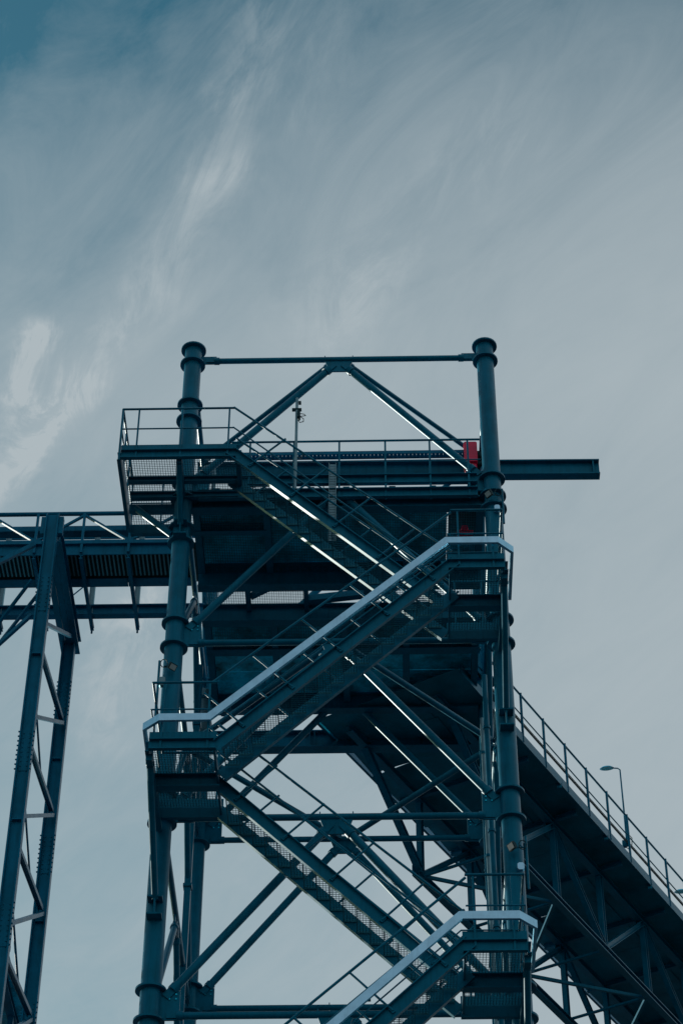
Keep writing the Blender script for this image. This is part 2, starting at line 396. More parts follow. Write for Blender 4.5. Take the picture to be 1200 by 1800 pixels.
def rail_run(st, pts, h, mid=True, posts=(), zf=0.0, n='handrail'):
    part(n, MB().path([(x, y, zf+h) for x, y in pts], 0.0215, 10), 'steel', st)
    if mid: part('knee_rail', MB().path([(x, y, zf+h*0.52) for x, y in pts], 0.0145, 8), 'steel', st)
    for x, y in posts:
        part('post', MB().bar((x, y, zf-0.17), (x, y, zf+h), 0.032, 0.016, (0,1,0)), 'steel', st)
def landing(label, xa, xb, z, open_right):
    st = thing('landing_platform', label, 'landing', ((xa+xb)/2, (N0+F1)/2, z-0.2), 'landings of the outside stair')
    part('edge_beam', MB().chan((xa, N0, z-0.10), (xb, N0, z-0.10), 0.20, 0.075, 1), 'steel', st)
    part('edge_beam', MB().chan((xa, F1, z-0.10), (xb, F1, z-0.10), 0.20, 0.075, -1), 'steel', st)
    part('middle_beam', MB().ibeam((xa, (N1+F0)/2, z-0.13), (xb, (N1+F0)/2, z-0.13), 0.26, 0.16), 'steel', st)
    xe = xa if open_right else xb
    part('end_beam', MB().chan((xe, N0+0.003, z-0.103), (xe, F1-0.003, z-0.103), 0.19, 0.06, -1 if open_right else 1), 'steel', st)
    xo = xb if open_right else xa
    part('trimmer_beam', MB().bar((xo+(-0.03 if open_right else 0.03), N0+0.02, z-0.10), (xo+(-0.03 if open_right else 0.03), F1-0.02, z-0.10), 0.03, 0.14), 'steel', st)
    part('grating', gratings(xa+0.02, xb-0.02, N0+0.02, F1-0.02, z-0.004), 'grating', st, 'stuff')
    part('toe_board', MB().box((xa-0.005, N0-0.012, z+0.004), (xb, N0-0.004, z+0.16)), 'steel', st)
    part('toe_board', MB().box((xa, F1+0.004, z+0.004), (xb, F1+0.012, z+0.16)), 'steel', st)
    part('toe_board', MB().box((xe-0.006, N0, z+0.004), (xe+0.006, F1, z+0.16)), 'steel', st)
    # railing: outer edge, end, tower side
    k = xb-0.02 if open_right else xa+0.06; e = xe
    pts = [(k, N0-0.035), (e, N0-0.035), (e, F1+0.03), (k, F1+0.03)]
    s = 1 if open_right else -1
    rail_run(st, pts, 1.12, True, [(e+s*0.18, N0-0.03), (k-s*0.12, N0-0.03), (e, -1.75), (e, -0.75), (e+s*0.3, F1+0.03), (k-s*0.1, F1+0.03)], z)
    # raking strut to the column bracket
    xc = 0.0 if open_right else W
    mb = MB().tube((xe+(0.0), -1.95, z-0.24), (xc, -0.27, z-1.62), 0.055, 14)
    mb.ball((xe, -1.95, z-0.22), 0.075)
    part('raking_strut', mb, 'steel', st)
    mb = MB().bar((xe, N0+0.1, z-0.24), (xe, -0.2, z-0.24), 0.10, 0.12)
    part('support_arm', mb, 'steel', st)
    return st
landing('small stair landing with mesh floor on the left, half way up', -0.02, XL, FL, True)
landing('upper right stair landing with mesh floor below the red hoist', XR, W-0.02, FRU, False)
landing('lower right stair landing with mesh floor near the bottom edge', XR, W-0.02, FRL, False)

# top platform
tp = thing('top_platform', 'wide railed platform with see-through mesh floor at the top left corner', 'platform', (0, -0.2, FT-0.2))
px0, px1, py0, py1 = -1.05, XL, -1.20, 0.78
part('edge_beam', MB().chan((px0, py0, FT-0.10), (px1, py0, FT-0.10), 0.20, 0.075, 1), 'steel', tp)
part('edge_beam', MB().chan((px0, py1, FT-0.10), (px1-0.2, py1, FT-0.10), 0.22, 0.075, -1), 'steel', tp)
part('end_beam', MB().chan((px0, py0+0.003, FT-0.103), (px0, py1-0.003, FT-0.103), 0.19, 0.07, -1), 'steel', tp)
part('end_beam', MB().chan((px1, py0+0.003, FT-0.103), (px1, F1, FT-0.103), 0.19, 0.07, 1), 'steel', tp)
for y, h in ((-0.55, 0.13), (-0.14, 0.15), (0.34, 0.06)):
    part('joist', MB().ibeam((px0+0.08, y, FT-0.04-h/2), (px1-0.01, y, FT-0.04-h/2), h, 0.10), 'steel', tp)
part('joist', MB().bar((0.0, py0+0.05, FT-0.16), (0.0, -0.2, FT-0.16), 0.10, 0.16), 'steel', tp)
part('grating', gratings(px0+0.02, px1-0.02, py0+0.02, py1-0.02, FT-0.004), 'grating', tp, 'stuff')
part('toe_board', MB().box((px0, py0-0.012, FT+0.004), (px1, py0-0.004, FT+0.16)), 'steel', tp)
part('toe_board', MB().box((px0-0.012, py0, FT+0.004), (px0-0.004, py1, FT+0.16)), 'steel', tp)
rail_run(tp, [(px1-0.06, py0-0.03), (px0-0.03, py0-0.03), (px0-0.03, py1), (-0.3, py1)], 1.06, True,
    [(-0.78, py0-0.03), (0.02, py0-0.03), (0.88, py0-0.03), (px0-0.03, -0.6), (px0-0.03, 0.1), (px0-0.03, py1), (-0.5, py1)], FT)
part('post', MB().bar((px0-0.03, py0-0.03, FT-0.22), (px0-0.03, py0-0.03, FT+1.06), 0.04, 0.02, (0,1,0)), 'steel', tp)
part('raking_strut', MB().tube((0.0, -1.08, FT-0.22), (0.0, -0.26, 29.55), 0.055, 14), 'steel', tp)
part('raking_strut', MB().tube((-0.90, 0.06, FT-0.22), (-0.18, 0.0, 29.52), 0.065, 14), 'steel', tp)
part('support_arm', MB().bar((px0+0.05, 0.06, FT-0.26), (-0.15, 0.06, FT-0.26), 0.10, 0.14), 'steel', tp)

# pale cable trays along the outer flights
def tray(label, lowleft):
    y = N0-0.10; u = 0.37
    t = thing('cable_tray', label, 'cable tray', ((XL+XR)/2, y, (FL if lowleft else FRL-3.65)), 'pale trays along the outer stair rail')
    zt = FRU if lowleft else FRL; zb = zt-3.65
    pts = []
    if lowleft: pts += [(-0.13, -1.35, zb+u-0.03), (-0.13, y+0.22, zb+u-0.01), (0.13, y, zb+u)]
    pts += [(XL-0.13, y, zb+u), (XR-0.02, y, zt+u), (5.58, y, zt+u), (5.83, y+0.24, zt+u-0.01), (5.83, -0.9, zt+u-0.03)]
    part('tray_body', MB().ring(pts, 0.055, 0.125), 'galv', t)
    mb = MB()
    for i in range(7):
        f = (i+0.5)/7; p = Vector((XL-0.1, y, zb+u)).lerp(Vector((XR, y, zt+u)), f)
        mb = MB().bar(p+Vector((0, 0.03, -0.02)), p+Vector((0, 0.11, -0.02)), 0.05, 0.04); part('tray_bracket', mb, 'steel', t)
    # black cables lying behind the tray
    for k, o in enumerate((0.20,)):
        part('cable', MB().path([(p[0], p[1]+0.075, p[2]-o) for p in pts[(3 if lowleft else 0):-2]], 0.012, 6), 'steel', t)
    return t
tray('pale grey cable tray along the middle outer flight, round both its landings', True)
tray('pale grey cable tray along the lowest outer flight and its right landing', False)

# ------------------------------------------------------------------ equipment floor at the top
fl = thing('equipment_floor', 'dark steel floor with mesh underside and deep beams inside the tower top', 'floor', (XM, YM, 29.7))
ZF = 30.46
part('fascia_channel', MB().chan((0.28, -0.10, 30.36), (W-0.28, -0.10, 30.36), 0.22, 0.09, 1), 'steel', fl)
part('top_channel', MB().chan((0.9, -0.06, 30.74), (W-0.28, -0.06, 30.74), 0.22, 0.09, 1), 'steel', fl)
for x in (0.6, 2.35, 3.0, 3.85, 4.6, 5.3): part('stub', MB().box((x-0.06, -0.05, 30.475), (x+0.06, 0.0, 30.625)), 'steel', fl)
def xbeam(y, h, x0=0.15, x1=W-0.15, b=0.2): part('cross_beam', MB().ibeam((x0, y, ZF-0.05-h/2), (x1, y, ZF-0.05-h/2), h, b), 'steel', fl)
xbeam(0.10, 0.24); xbeam(1.92, 0.55); xbeam(3.12, 0.42); xbeam(4.25, 0.24); xbeam(D-0.1, 0.40)
part('cross_beam', MB().ibeam((0.1, 0.72, ZF-0.17), (1.50, 0.72, ZF-0.17), 0.2, 0.12), 'steel', fl)
for x in (0.22, 1.52, 2.90, 4.10, 5.46):
    part('joist', MB().ibeam((x, 0.14, ZF-0.16), (x, 1.88, ZF-0.16), 0.20, 0.13), 'steel', fl)
    part('joist', MB().ibeam((x, 3.16, ZF-0.16), (x, D-0.15, ZF-0.16), 0.20, 0.13), 'steel', fl)
# floor plates, one hatch open below the hoist
xs = (0.22, 1.52, 2.90, 4.10, 5.46)
for i in range(4):
    a, b = xs[i]+0.01, xs[i+1]-0.01
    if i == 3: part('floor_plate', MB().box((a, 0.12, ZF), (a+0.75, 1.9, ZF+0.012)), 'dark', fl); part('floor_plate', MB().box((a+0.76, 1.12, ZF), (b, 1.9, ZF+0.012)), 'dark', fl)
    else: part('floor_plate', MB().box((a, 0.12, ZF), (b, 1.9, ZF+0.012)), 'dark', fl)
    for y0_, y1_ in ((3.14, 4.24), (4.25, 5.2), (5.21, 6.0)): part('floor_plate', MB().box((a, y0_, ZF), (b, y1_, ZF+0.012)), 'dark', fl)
    part('grating', gratings(a+0.05, b-0.05, 0.15, 1.88, ZF-0.235), 'grating', fl, 'stuff')
    part('grating', gratings(a+0.05, b-0.05, 3.2, 4.22, ZF-0.235), 'grating', fl, 'stuff')
part('grating', gratings(0.2, 2.15, 1.96, 3.08, ZF-0.02), 'grating', fl, 'stuff')
part('grating', gratings(3.35, 3.75, 1.96, 3.08, ZF-0.02), 'grating', fl, 'stuff')
for x in (1.05, 2.17, 3.33, 3.77): part('trimmer_beam', MB().ibeam((x, 1.94, ZF-0.11), (x, 3.1, ZF-0.11), 0.16, 0.09), 'steel', fl)
part('trimmer_beam', MB().bar((1.1, 2.75, ZF-0.1), (2.1, 2.05, ZF-0.1), 0.10, 0.10), 'steel', fl)
part('trimmer_beam', MB().bar((2.2, 2.85, ZF-0.12), (3.9, 2.62, ZF-0.1), 0.14, 0.14), 'steel', fl)
part('hatch_darkening_sheet', MB().box((4.90, 0.15, 30.70), (5.5, 1.75, 30.72)), 'black', fl)  # black sheet added over the open hatch so the opening looks dark
# railing at the front edge
rz = 30.46
part('handrail', MB().path([(0.85, -0.13, 31.72), (W-0.2, -0.13, 31.72)], 0.0215, 10), 'steel', fl)
part('knee_rail', MB().path([(0.85, -0.13, 31.2), (W-0.2, -0.13, 31.2)], 0.013, 8), 'steel', fl)
for x in (1.2, 2.02, 2.87, 3.73, 4.56, 5.27): part('post', MB().bar((x, -0.125, 30.22), (x, -0.125, 31.72), 0.035, 0.018, (0,1,0)), 'steel', fl)
for x0_, x1_, y_ in ((0.2, W-0.2, D-0.1),):
    part('handrail', MB().path([(x0_, y_, 31.55), (x1_, y_, 31.55)], 0.0215, 8), 'steel', fl)
# big girder behind the tower that carries the gallery head
gd = part('support_girder', MB().ibeam((0.02, 7.10, 30.10), (W+0.10, 7.10, 30.10), 0.42, 0.26), 'steel', fl)
for x in (0.0, W): part('girder_arm', MB().ibeam((x, D+0.1, 30.32), (x, 7.3, 30.32), 0.24, 0.16), 'steel', fl)
for x in (2.1, 2.2, 4.35, 4.45): part('stiffener', MB().box((x, 6.975, 29.92), (x+0.012, 7.09, 30.28)), 'steel', gd)

# transfer chute at the gallery head
ch = thing('transfer_chute', 'dark steel transfer chute box behind the upper floor, over the gallery head', 'chute', (4.3, 6.7, 30.4))
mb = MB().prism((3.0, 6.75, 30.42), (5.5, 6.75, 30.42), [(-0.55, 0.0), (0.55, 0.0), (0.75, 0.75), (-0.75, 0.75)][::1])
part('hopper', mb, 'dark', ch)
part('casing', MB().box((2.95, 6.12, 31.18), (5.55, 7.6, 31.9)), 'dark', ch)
for x in (3.2, 3.8, 4.4, 5.0): part('rib', MB().box((x, 6.08, 31.2), (x+0.05, 6.115, 31.88)), 'steel', ch)

# ------------------------------------------------------------------ monorail, hoist
mr = thing('monorail_beam', 'long horizontal crane rail beam sticking out past the right column', 'crane rail', (4.0, YM, 33.7))
part('runway', MB().ibeam((-0.12, YM, 33.96), (8.10, YM, 33.90), 0.40, 0.20, tf=0.03), 'steel', mr)
part('end_stop', MB().box((7.96, YM-0.09, 33.73), (7.99, YM+0.09, 34.07)), 'steel', mr)
for x in (0.0, W): part('hanger', MB().box((x-0.08, YM-0.12, 34.15), (x+0.08, YM+0.12, 34.20)), 'steel', mr)
ct = thing('cable_ladder', 'perforated cable ladder lying along the crane rail beam', 'cable tray', (3, YM-0.3, 33.85))
mb = MB()
for s in (0, 0.14): mb.box((0.5, YM-0.42+s, 34.02), (5.55, YM-0.40+s, 34.10))
for i in range(64): x = 0.55+i*0.078; mb.box((x, YM-0.40, 34.03), (x+0.072, YM-0.28, 34.045))
part('ladder_rails', mb, 'steel2', ct)
hs = thing('chain_hoist', 'red chain hoist box hanging at the right end of the crane rail', 'hoist', (5.45, YM, 33.6))
def rbox(lo, hi, b=0.025):
    mb = MB(); x0, y0, z0 = lo; x1, y1, z1 = hi
    return mb.prism((0, y0, 0), (0, y1, 0), [(-x1+b, z0), (-x0-b, z0), (-x0, z0+b), (-x0, z1-b), (-x0-b, z1), (-x1+b, z1), (-x1, z1-b), (-x1, z0+b)])
def rb(lo, hi, b=0.025):
    x0, y0, z0 = lo; x1, y1, z1 = hi; mb = MB()
    pr = [(x0+b, z0), (x1-b, z0), (x1, z0+b), (x1, z1-b), (x1-b, z1), (x0+b, z1), (x0, z1-b), (x0, z0+b)]; n = 8
    vs = [(a, y0, c) for a, c in pr] + [(a, y1, c) for a, c in pr]
    return mb.add(vs, [(i, (i+1) % n, n+(i+1) % n, n+i) for i in range(n)] + [tuple(range(n-1,-1,-1)), tuple(range(n, 2*n))])
part('hoist_body', rb((5.33, YM-0.55, 33.66), (5.60, YM-0.14, 34.20)), 'red', hs)
part('motor', MB().tube((5.605, YM-0.38, 33.95), (5.72, YM-0.38, 33.95), 0.11, 18).tube((5.605, YM-0.38, 33.72), (5.70, YM-0.38, 33.72), 0.07, 14), 'black', hs)
part('gear_case', rb((5.40, YM-0.50, 33.22), (5.58, YM-0.20, 33.63)), 'red', hs)
part('trolley_plate', MB().box((5.30, YM-0.135, 33.60), (5.68, YM-0.115, 34.2)), 'steel', hs)
for x in (5.36, 5.62): part('wheel', MB().tube((x, YM-0.11, 33.82), (x, YM-0.03, 33.82), 0.06, 14), 'black', hs)
part('chain', MB().path([(5.50, YM-0.30, 33.22), (5.50, YM-0.30, 32.6)], 0.012, 6), 'black', hs)
part('hook', MB().path([(5.50, YM-0.30, 32.62), (5.50, YM-0.30, 32.52), (5.56, YM-0.30, 32.45), (5.50, YM-0.30, 32.40), (5.45, YM-0.30, 32.45)], 0.018, 8), 'black', hs)
lb = thing('lifting_block', 'small red lifting block glimpsed through the hatch under the upper floor', 'lifting block', (5.2, 1.1, 30.3))
part('block', rb((5.05, 0.98, 30.30), (5.36, 1.14, 30.44)), 'red', lb)
part('sheave', MB().tube((5.20, 0.96, 30.47), (5.20, 1.16, 30.47), 0.07, 16), 'red', lb)
part('eye', MB().path([(5.20, 1.06, 30.54), (5.20, 1.06, 30.75)], 0.012, 6), 'black', lb)

# vertical cable tray at the front, light poles, floodlights
vt = thing('vertical_cable_tray', 'narrow pale perforated upright cable tray in front of the upper floor', 'cable tray', (2.75, -0.15, 29.3))
mb = MB()
for s in (0, 0.13): mb.box((2.68+s, -0.20, 29.15), (2.69+s, -0.15, 31.10))
part('side_rails', mb, 'galv_dark', vt)
mb = MB()
for i in range(30): z = 29.18+i*0.064; mb.box((2.692, -0.165, z), (2.808, -0.155, z+0.052))
part('rungs', mb, 'galv_dark', vt, 'stuff')

def floodlight(label, x, y, z, aim):
    t = thing('floodlight', label, 'floodlight', (x, y, z), 'floodlights clamped to the tower')
    a = Vector(aim).normalized(); c = Vector((x, y, z))
    part('housing', MB().bar(c, c+a*0.05, 0.15, 0.12).bar(c-a*0.04, c, 0.10, 0.08), 'black', t)
    part('lens', MB().bar(c+a*0.051, c+a*0.056, 0.12, 0.09), 'glass', t)
    part('yoke', MB().path([c-a*0.02+Vector((0.10,0,0.02)), c-a*0.12+Vector((0.08,0,-0.05)), c-a*0.12+Vector((-0.08,0,-0.05)), c-a*0.02+Vector((-0.10,0,0.02))], 0.010, 6), 'steel', t)
    return t
def cable_loop(parent, c, r=0.09):
    part('cable', MB().path([Vector(c)+Vector((r*math.cos(a)*0.7, 0, r*math.sin(a))) for a in [i*0.7 for i in range(10)]], 0.008, 5), 'black', parent)
f1 = floodlight('small floodlight on the left column above the left landing', 0.02, -0.30, 26.22, (0.5, -0.5, -0.7)); cable_loop(f1, (-0.12, -0.26, 26.32))
part('bracket_pole', MB().path([(-0.20, -0.25, 25.35), (-0.20, -0.25, 26.38)], 0.022, 8), 'steel', f1)
part('junction_box', rb((-0.19, -0.27, 25.85), (-0.08, -0.18, 26.02)), 'galv_dark', f1)
f2 = floodlight('small floodlight on the right column just above the upper right landing', 5.62, -0.32, 30.15, (-0.6, -0.5, -0.6)); cable_loop(f2, (5.78, -0.30, 30.2))
part('junction_box', rb((5.70, -0.26, 29.80), (5.80, -0.19, 29.93)), 'galv', f2); part('bracket_pole', MB().path([(5.86, -0.22, 29.5), (5.86, -0.22, 30.35)], 0.02, 8), 'steel', f2)
f3 = floodlight('small floodlight on the right column above the lower right landing', 5.68, -0.32, 22.45, (-0.7, -0.5, -0.5)); cable_loop(f3, (5.84, -0.28, 22.5))
part('junction_box', rb((5.74, -0.26, 22.05), (5.85, -0.19, 22.18)), 'galv', f3); part('bracket_pole', MB().path([(5.90, -0.22, 21.7), (5.90, -0.22, 22.7)], 0.02, 8), 'steel', f3)
lp = thing('light_pole', 'slim pole with small lamp and cable loops clamped to the front top railing', 'lamp post', (2.04, -0.15, 30.5))
part('pole', MB().tube((2.06, -0.16, 30.45), (2.06, -0.16, 32.85), 0.028, 10), 'galv_dark', lp)
part('lamp_bracket', MB().box((1.97, -0.19, 32.52), (2.15, -0.13, 32.56)).box((2.09, -0.19, 32.70), (2.14, -0.13, 32.75)), 'black', lp)
part('lamp', rb((2.07, -0.24, 32.30), (2.13, -0.10, 32.46)), 'black', lp)
part('cable', MB().path([(2.12, -0.16, 32.44), (2.20, -0.16, 32.42), (2.23, -0.16, 32.38), (2.12, -0.16, 32.36), (2.19, -0.16, 32.30), (2.19, -0.16, 32.22), (2.12, -0.16, 32.20), (2.08, -0.16, 32.28)], 0.008, 5), 'black', lp)
part('cable', MB().path([(2.08, -0.16, 31.30), (2.16, -0.16, 31.26), (2.20, -0.16, 31.33), (2.18, -0.16, 31.40)], 0.008, 5), 'black', lp)
hp = thing('bent_pipe', 'bent pipe rail standing on the top platform beside the left column', 'pipe', (0.35, 0.3, FT))
part('tube', MB().path([(0.27, 0.35, FT), (0.27, 0.35, FT+0.95), (0.33, 0.35, FT+1.06), (0.45, 0.35, FT+1.08), (0.50, 0.35, FT+0.98), (0.50, 0.35, FT)], 0.042, 10), 'galv_dark', hp)

# risers
for i, (x, y, r, lab) in enumerate(((5.46, 1.55, 0.050, 'thicker bare riser pipe close behind the front right column'), (5.42, 2.3, 0.036, 'middle bare riser pipe inside the right side of the tower'), (5.40, 2.75, 0.028, 'thinnest bare riser pipe nearest the rear right column'))):
    t = thing('riser_pipe', lab, 'pipe', (x, y, 0.2), 'riser pipes on the right side of the tower')
    part('tube', MB().tube((x, y, 0.2), (x, y, 27.4-i*0.4), r, 14), 'steel' if i != 1 else 'galv_dark', t)
    for z in (26.2, 24.0, 22.1, 20.4, 18.2): part('clamp', MB().tube((x, y, z), (x, y, z+0.05), r*1.35, 14), 'steel', t)
cr = thing('cable_riser', 'dark upright cable duct beside the rear left column', 'cable duct', (0.05, 4.55, 0))
part('duct', MB().box((-0.05, 4.50, 0.1), (0.07, 4.62, 30.1)), 'steel', cr)
for z in (28.6, 24.9, 21.3, 17.6): part('clamp', MB().box((-0.07, 4.47, z), (0.09, 4.65, z+0.06)), 'steel', cr)
md = thing('ventilation_pipe', 'short pale round pipe beside the rear left column under the upper floor', 'pipe', (0.0, 5.55, 29.2))
part('tube', MB().tube((0.02, 5.45, 29.15), (0.02, 5.45, 30.15), 0.13, 20), 'galv_dark', md); part('collar', MB().tube((0.02, 5.45, 29.9), (0.02, 5.45, 29.96), 0.155, 20), 'steel', md)
mo = thing('drive_motor', 'round dark drive motor hanging below the rear left of the upper floor', 'motor', (0.5, 6.4, 30.4))
part('drum', MB().tube((0.28, 6.4, 30.62), (0.62, 6.4, 30.62), 0.22, 22), 'dark', mo); part('shaft_housing', MB().tube((0.62, 6.4, 30.6), (1.9, 6.4, 30.6), 0.10, 14), 'dark', mo); part('foot', MB().box((0.3, 6.3, 30.32), (0.6, 6.5, 30.45)), 'steel', mo)

# ------------------------------------------------------------------ conveyor bridge on the left
BX0, BX1 = -12.0, 0.0
YN, YFAR, ZB = 2.0, 3.97, 30.83
br = thing('conveyor_bridge', 'level blue conveyor bridge with railing trusses entering the tower from the left', 'conveyor bridge', (-4, 3, ZB))
part('top_chord', MB().tube((BX0, YN, 31.90), (BX1, YN, 31.90), 0.045, 12), 'steel2', br)
part('bottom_chord', MB().bar((BX0, YN-0.02, 31.12), (BX1, YN-0.02, 31.12), 0.07, 0.09), 'steel2', br)
part('top_chord', MB().tube((BX0, YFAR, 33.02), (BX1, YFAR, 33.02), 0.025, 10), 'steel2', br)
x = -1.24; k = 0; px_prev = None
xs_p = [-1.24-0.91*i for i in range(12)]
for i, x in enumerate(xs_p):
    part('post', MB().bar((x, YN-0.03, 30.86), (x, YN-0.03, 31.88), 0.05, 0.04, (0,1,0)), 'steel2', br)
    part('cross_beam', MB().ibeam((x, YN, ZB-0.05), (x, YFAR+0.22, ZB-0.05), 0.09, 0.07), 'steel2', br)
    part('post', MB().ibeam((x-0.02, YFAR-0.1, ZB), (x-0.02, YFAR-0.1, 33.0), 0.10, 0.10, (1,0,0), 0.012, 0.01), 'galv_dark', br)
    part('stub_bolt', MB().tube((x, YFAR+0.17, ZB-0.20), (x, YFAR+0.17, ZB-0.09), 0.02, 8), 'steel2', br)
    top_here = i % 2 == 1
    nx = x-0.91; pv = x
    a = (x, YN-0.01, 31.85 if top_here else 31.16); b = (nx, YN-0.01, 31.16 if top_here else 31.85)
    part('diagonal', MB().bar(a, b, 0.045, 0.05, (0,1,0)), 'steel2', br)
    if i % 2 == 0: part('wind_brace', MB().tube((x, YFAR, 33.0), (x-1.82, YFAR, ZB+0.1), 0.014, 6), 'steel2', br)
part('diagonal', MB().bar((-1.24, YN-0.01, 31.16), (-0.33, YN-0.01, 31.85), 0.045, 0.05, (0,1,0)), 'steel2', br)
n = 9
for i in range(n):
    a = BX1-(i+1)*1.32; b = a+1.312
    part('side_plate', MB().box((a, YN+0.01, 30.84), (b, YN+0.03, 31.08)), 'steel2', br)
    part('return_plate', MB().box((a, 2.78, 30.88), (b, 3.02, 30.90)), 'steel2', br)
first = None
for i in range(110):
    x = BX1-0.1-i*0.081
    if first is None:
        mb = MB().box((x, YN+0.06, ZB+0.06), (x+0.028, YN+0.70, ZB+0.11)).box((x, YN+0.10, ZB+0.11), (x+0.028, YN+0.16, ZB+0.30))
        first = part('slat', mb, 'galv_dark', br)
    else: dup(first, (-i*0.081, 0, 0))
part('belt', MB().box((BX0, YN+0.08, ZB+0.34), (BX1+0.2, YN+0.9, ZB+0.36)), 'black', br)
part('return_belt', MB().box((BX0, YN+0.05, ZB+0.125), (BX1+0.2, YN+0.98, ZB+0.135)), 'black', br)
part('bottom_girder', MB().ibeam((BX0, YFAR-0.12, ZB+0.12), (BX1+0.1, YFAR-0.12, ZB+0.12), 0.25, 0.16), 'steel2', br)
part('cable_tray', MB().box((BX0, YN+0.35, 31.78), (BX1, YN+0.37, 31.90)).box((BX0, YN+0.35, 31.77), (BX1, YN+0.55, 31.785)), 'steel2', br)
part('knee_rail', MB().tube((BX0, YFAR-0.3, 32.55), (BX1, YFAR-0.3, 32.55), 0.015, 8), 'steel2', br)

# trestle
TX, TY0, TY1 = -2.585, 1.02, 4.20
tr = thing('trestle_support', 'tall two-legged lattice trestle of riveted beams under the conveyor bridge', 'trestle', (TX, (TY0+TY1)/2, 0))
for y in (TY0, TY1):
    lg = part('leg', MB().ibeam((TX, y, 0), (TX, y, 30.98 if y == TY0 else 30.5), 0.245 if y == TY0 else 0.25, 0.16, (1,0,0), 0.026, 0.014), 'steel2', tr)
    for z in (29.0, 25.4, 21.9, 18.4):
        part('splice_plate', MB().box((TX-0.074, y-0.016, z-0.4), (TX+0.074, y-0.009, z+0.4)), 'steel2', lg)
        bb = MB()
        for i in range(9):
            for s in (-1, 1):
                bb.tube((TX+s*0.122, y-0.07, z-0.4+i*0.1), (TX+s*0.146, y-0.07, z-0.4+i*0.1), 0.016, 6); bb.tube((TX+s*0.055, y-0.03, z-0.4+i*0.1), (TX+s*0.055, y-0.015, z-0.4+i*0.1), 0.012, 6)
        part('bolts', bb, 'steel2', lg, 'stuff')
        part('stiffener', MB().box((TX-0.076, y-0.078, z-1.45), (TX+0.076, y-0.009, z-1.43)), 'steel2', lg)
for s in (-1, 1):
    part('cross_head', MB().ibeam((TX+s*0.125, TY0+0.12, 30.56), (TX+s*0.125, TY1+0.30, 30.56), 0.34, 0.12), 'steel2', tr)
part('cover_plate', MB().box((TX-0.06, TY0+0.14, 30.40), (TX+0.06, TY1+0.28, 30.415)), 'steel2', tr)
for s in (-1, 1): part('head_cleat', MB().box((TX+s*0.125 if s > 0 else TX-0.21, TY0-0.02, 30.5), (TX+0.21 if s > 0 else TX-0.125, TY0+0.10, 30.92)), 'steel2', tr)
for k in range(12):
    zn, zf = 28.12-2.13*k, 30.50-2.14*k
    part('strut', MB().bar((TX+0.06, TY0+0.10, zn+0.27), (TX+0.06, TY1-0.12, zf), 0.07, 0.07), 'steel2', tr)
    part('diagonal', MB().ibeam((TX+0.03, TY0+0.10, zn-0.32), (TX+0.03, TY1-0.12, zf-2.06), 0.09, 0.08, (1,0,0), 0.012, 0.01), 'steel2', tr)
    part('tie_rod', MB().tube((TX-0.06, TY0+0.08, zn-0.70), (TX-0.06, TY0+2.2, zn-1.85), 0.022, 8), 'steel2', tr)
part('knee_brace', MB().bar((TX-0.2, TY0+0.1, 28.6), (TX-2.6, TY0+1.2, 26.7), 0.06, 0.07), 'steel2', tr)
part('knee_brace', MB().bar((TX-0.35, TY0+0.3, 30.5), (TX-2.2, TY0-0.2, 28.7), 0.08, 0.08), 'steel2', tr)
part('knee_brace', MB().bar((TX-0.3, TY0+1.5, 30.5), (TX-2.2, TY0+3.2, 28.9), 0.05, 0.06), 'steel2', tr)
part('knee_brace', MB().bar((TX-0.5, TY0+1.2, 30.4), (TX-2.4, TY0+2.6, 28.3), 0.05, 0.06), 'steel2', tr)

# ------------------------------------------------------------------ level gallery leaving to the right
O = Vector((3.23, 7.0, 0)); G = Vector((0.4937, 0.8696, 0)); Nn = Vector((0.8696, -0.4937, 0))
def gp(s, o, z): return O + G*s + Nn*o + Vector((0, 0, z))
ga = thing('truss_gallery', 'long dark truss gallery with railed deck running off to the right behind the tower', 'gallery', tuple(gp(8, 1, 28)))
SE = 42.0
for o, nme in ((0.0, 'far'), (2.02, 'near')):
    part('top_chord', MB().ibeam(gp(-0.6, o, 29.96), gp(SE, o, 29.96), 0.16, 0.16), 'steel', ga)
    part('bottom_chord', MB().ibeam(gp(2.2, o, 28.02), gp(SE, o, 28.02), 0.16, 0.15), 'steel', ga)
    k = 0; s = 2.3
    part('diagonal', MB().ibeam(gp(0.05, o, 29.9), gp(2.35, o, 28.08), 0.15, 0.14, (0,0,1)), 'steel', ga)
    while s < SE-2.3:
        part('post', MB().ibeam(gp(s, o, 28.08), gp(s, o, 29.9), 0.12, 0.12, tuple(G), 0.014, 0.010), 'steel', ga)
        if k % 2 == 0: part('diagonal', MB().ibeam(gp(s+0.05, o, 28.1), gp(s+2.2, o, 29.88), 0.12, 0.12, (0,0,1), 0.014, 0.010), 'steel', ga)
        else: part('diagonal', MB().ibeam(gp(s+0.05, o, 29.88), gp(s+2.2, o, 28.1), 0.12, 0.12, (0,0,1), 0.014, 0.010), 'steel', ga)
        part('gusset', MB().bar(gp(s-0.22, o-0.08, 28.08 if k % 2 == 0 else 29.86), gp(s+0.22, o-0.08, 28.08 if k % 2 == 0 else 29.86), 0.014, 0.26), 'steel', ga)
        k += 1; s += 2.24
s = 2.3; k = 0
while s < SE-2.3:
    part('bottom_strut', MB().tube(gp(s, 0.08, 28.02), gp(s, 1.94, 28.02), 0.036, 10), 'steel', ga)
    a, b = (0.08, 1.94) if k % 2 == 0 else (1.94, 0.08)
    part('wind_brace', MB().bar(gp(s, a, 28.0), gp(s+2.24, b, 28.0), 0.06, 0.07), 'steel', ga)
    part('floor_beam', MB().ibeam(gp(s, -0.45, 30.05), gp(s, 2.60, 30.05), 0.12, 0.08), 'steel', ga)
    k += 1; s += 2.24
i = 0; s = -1.0
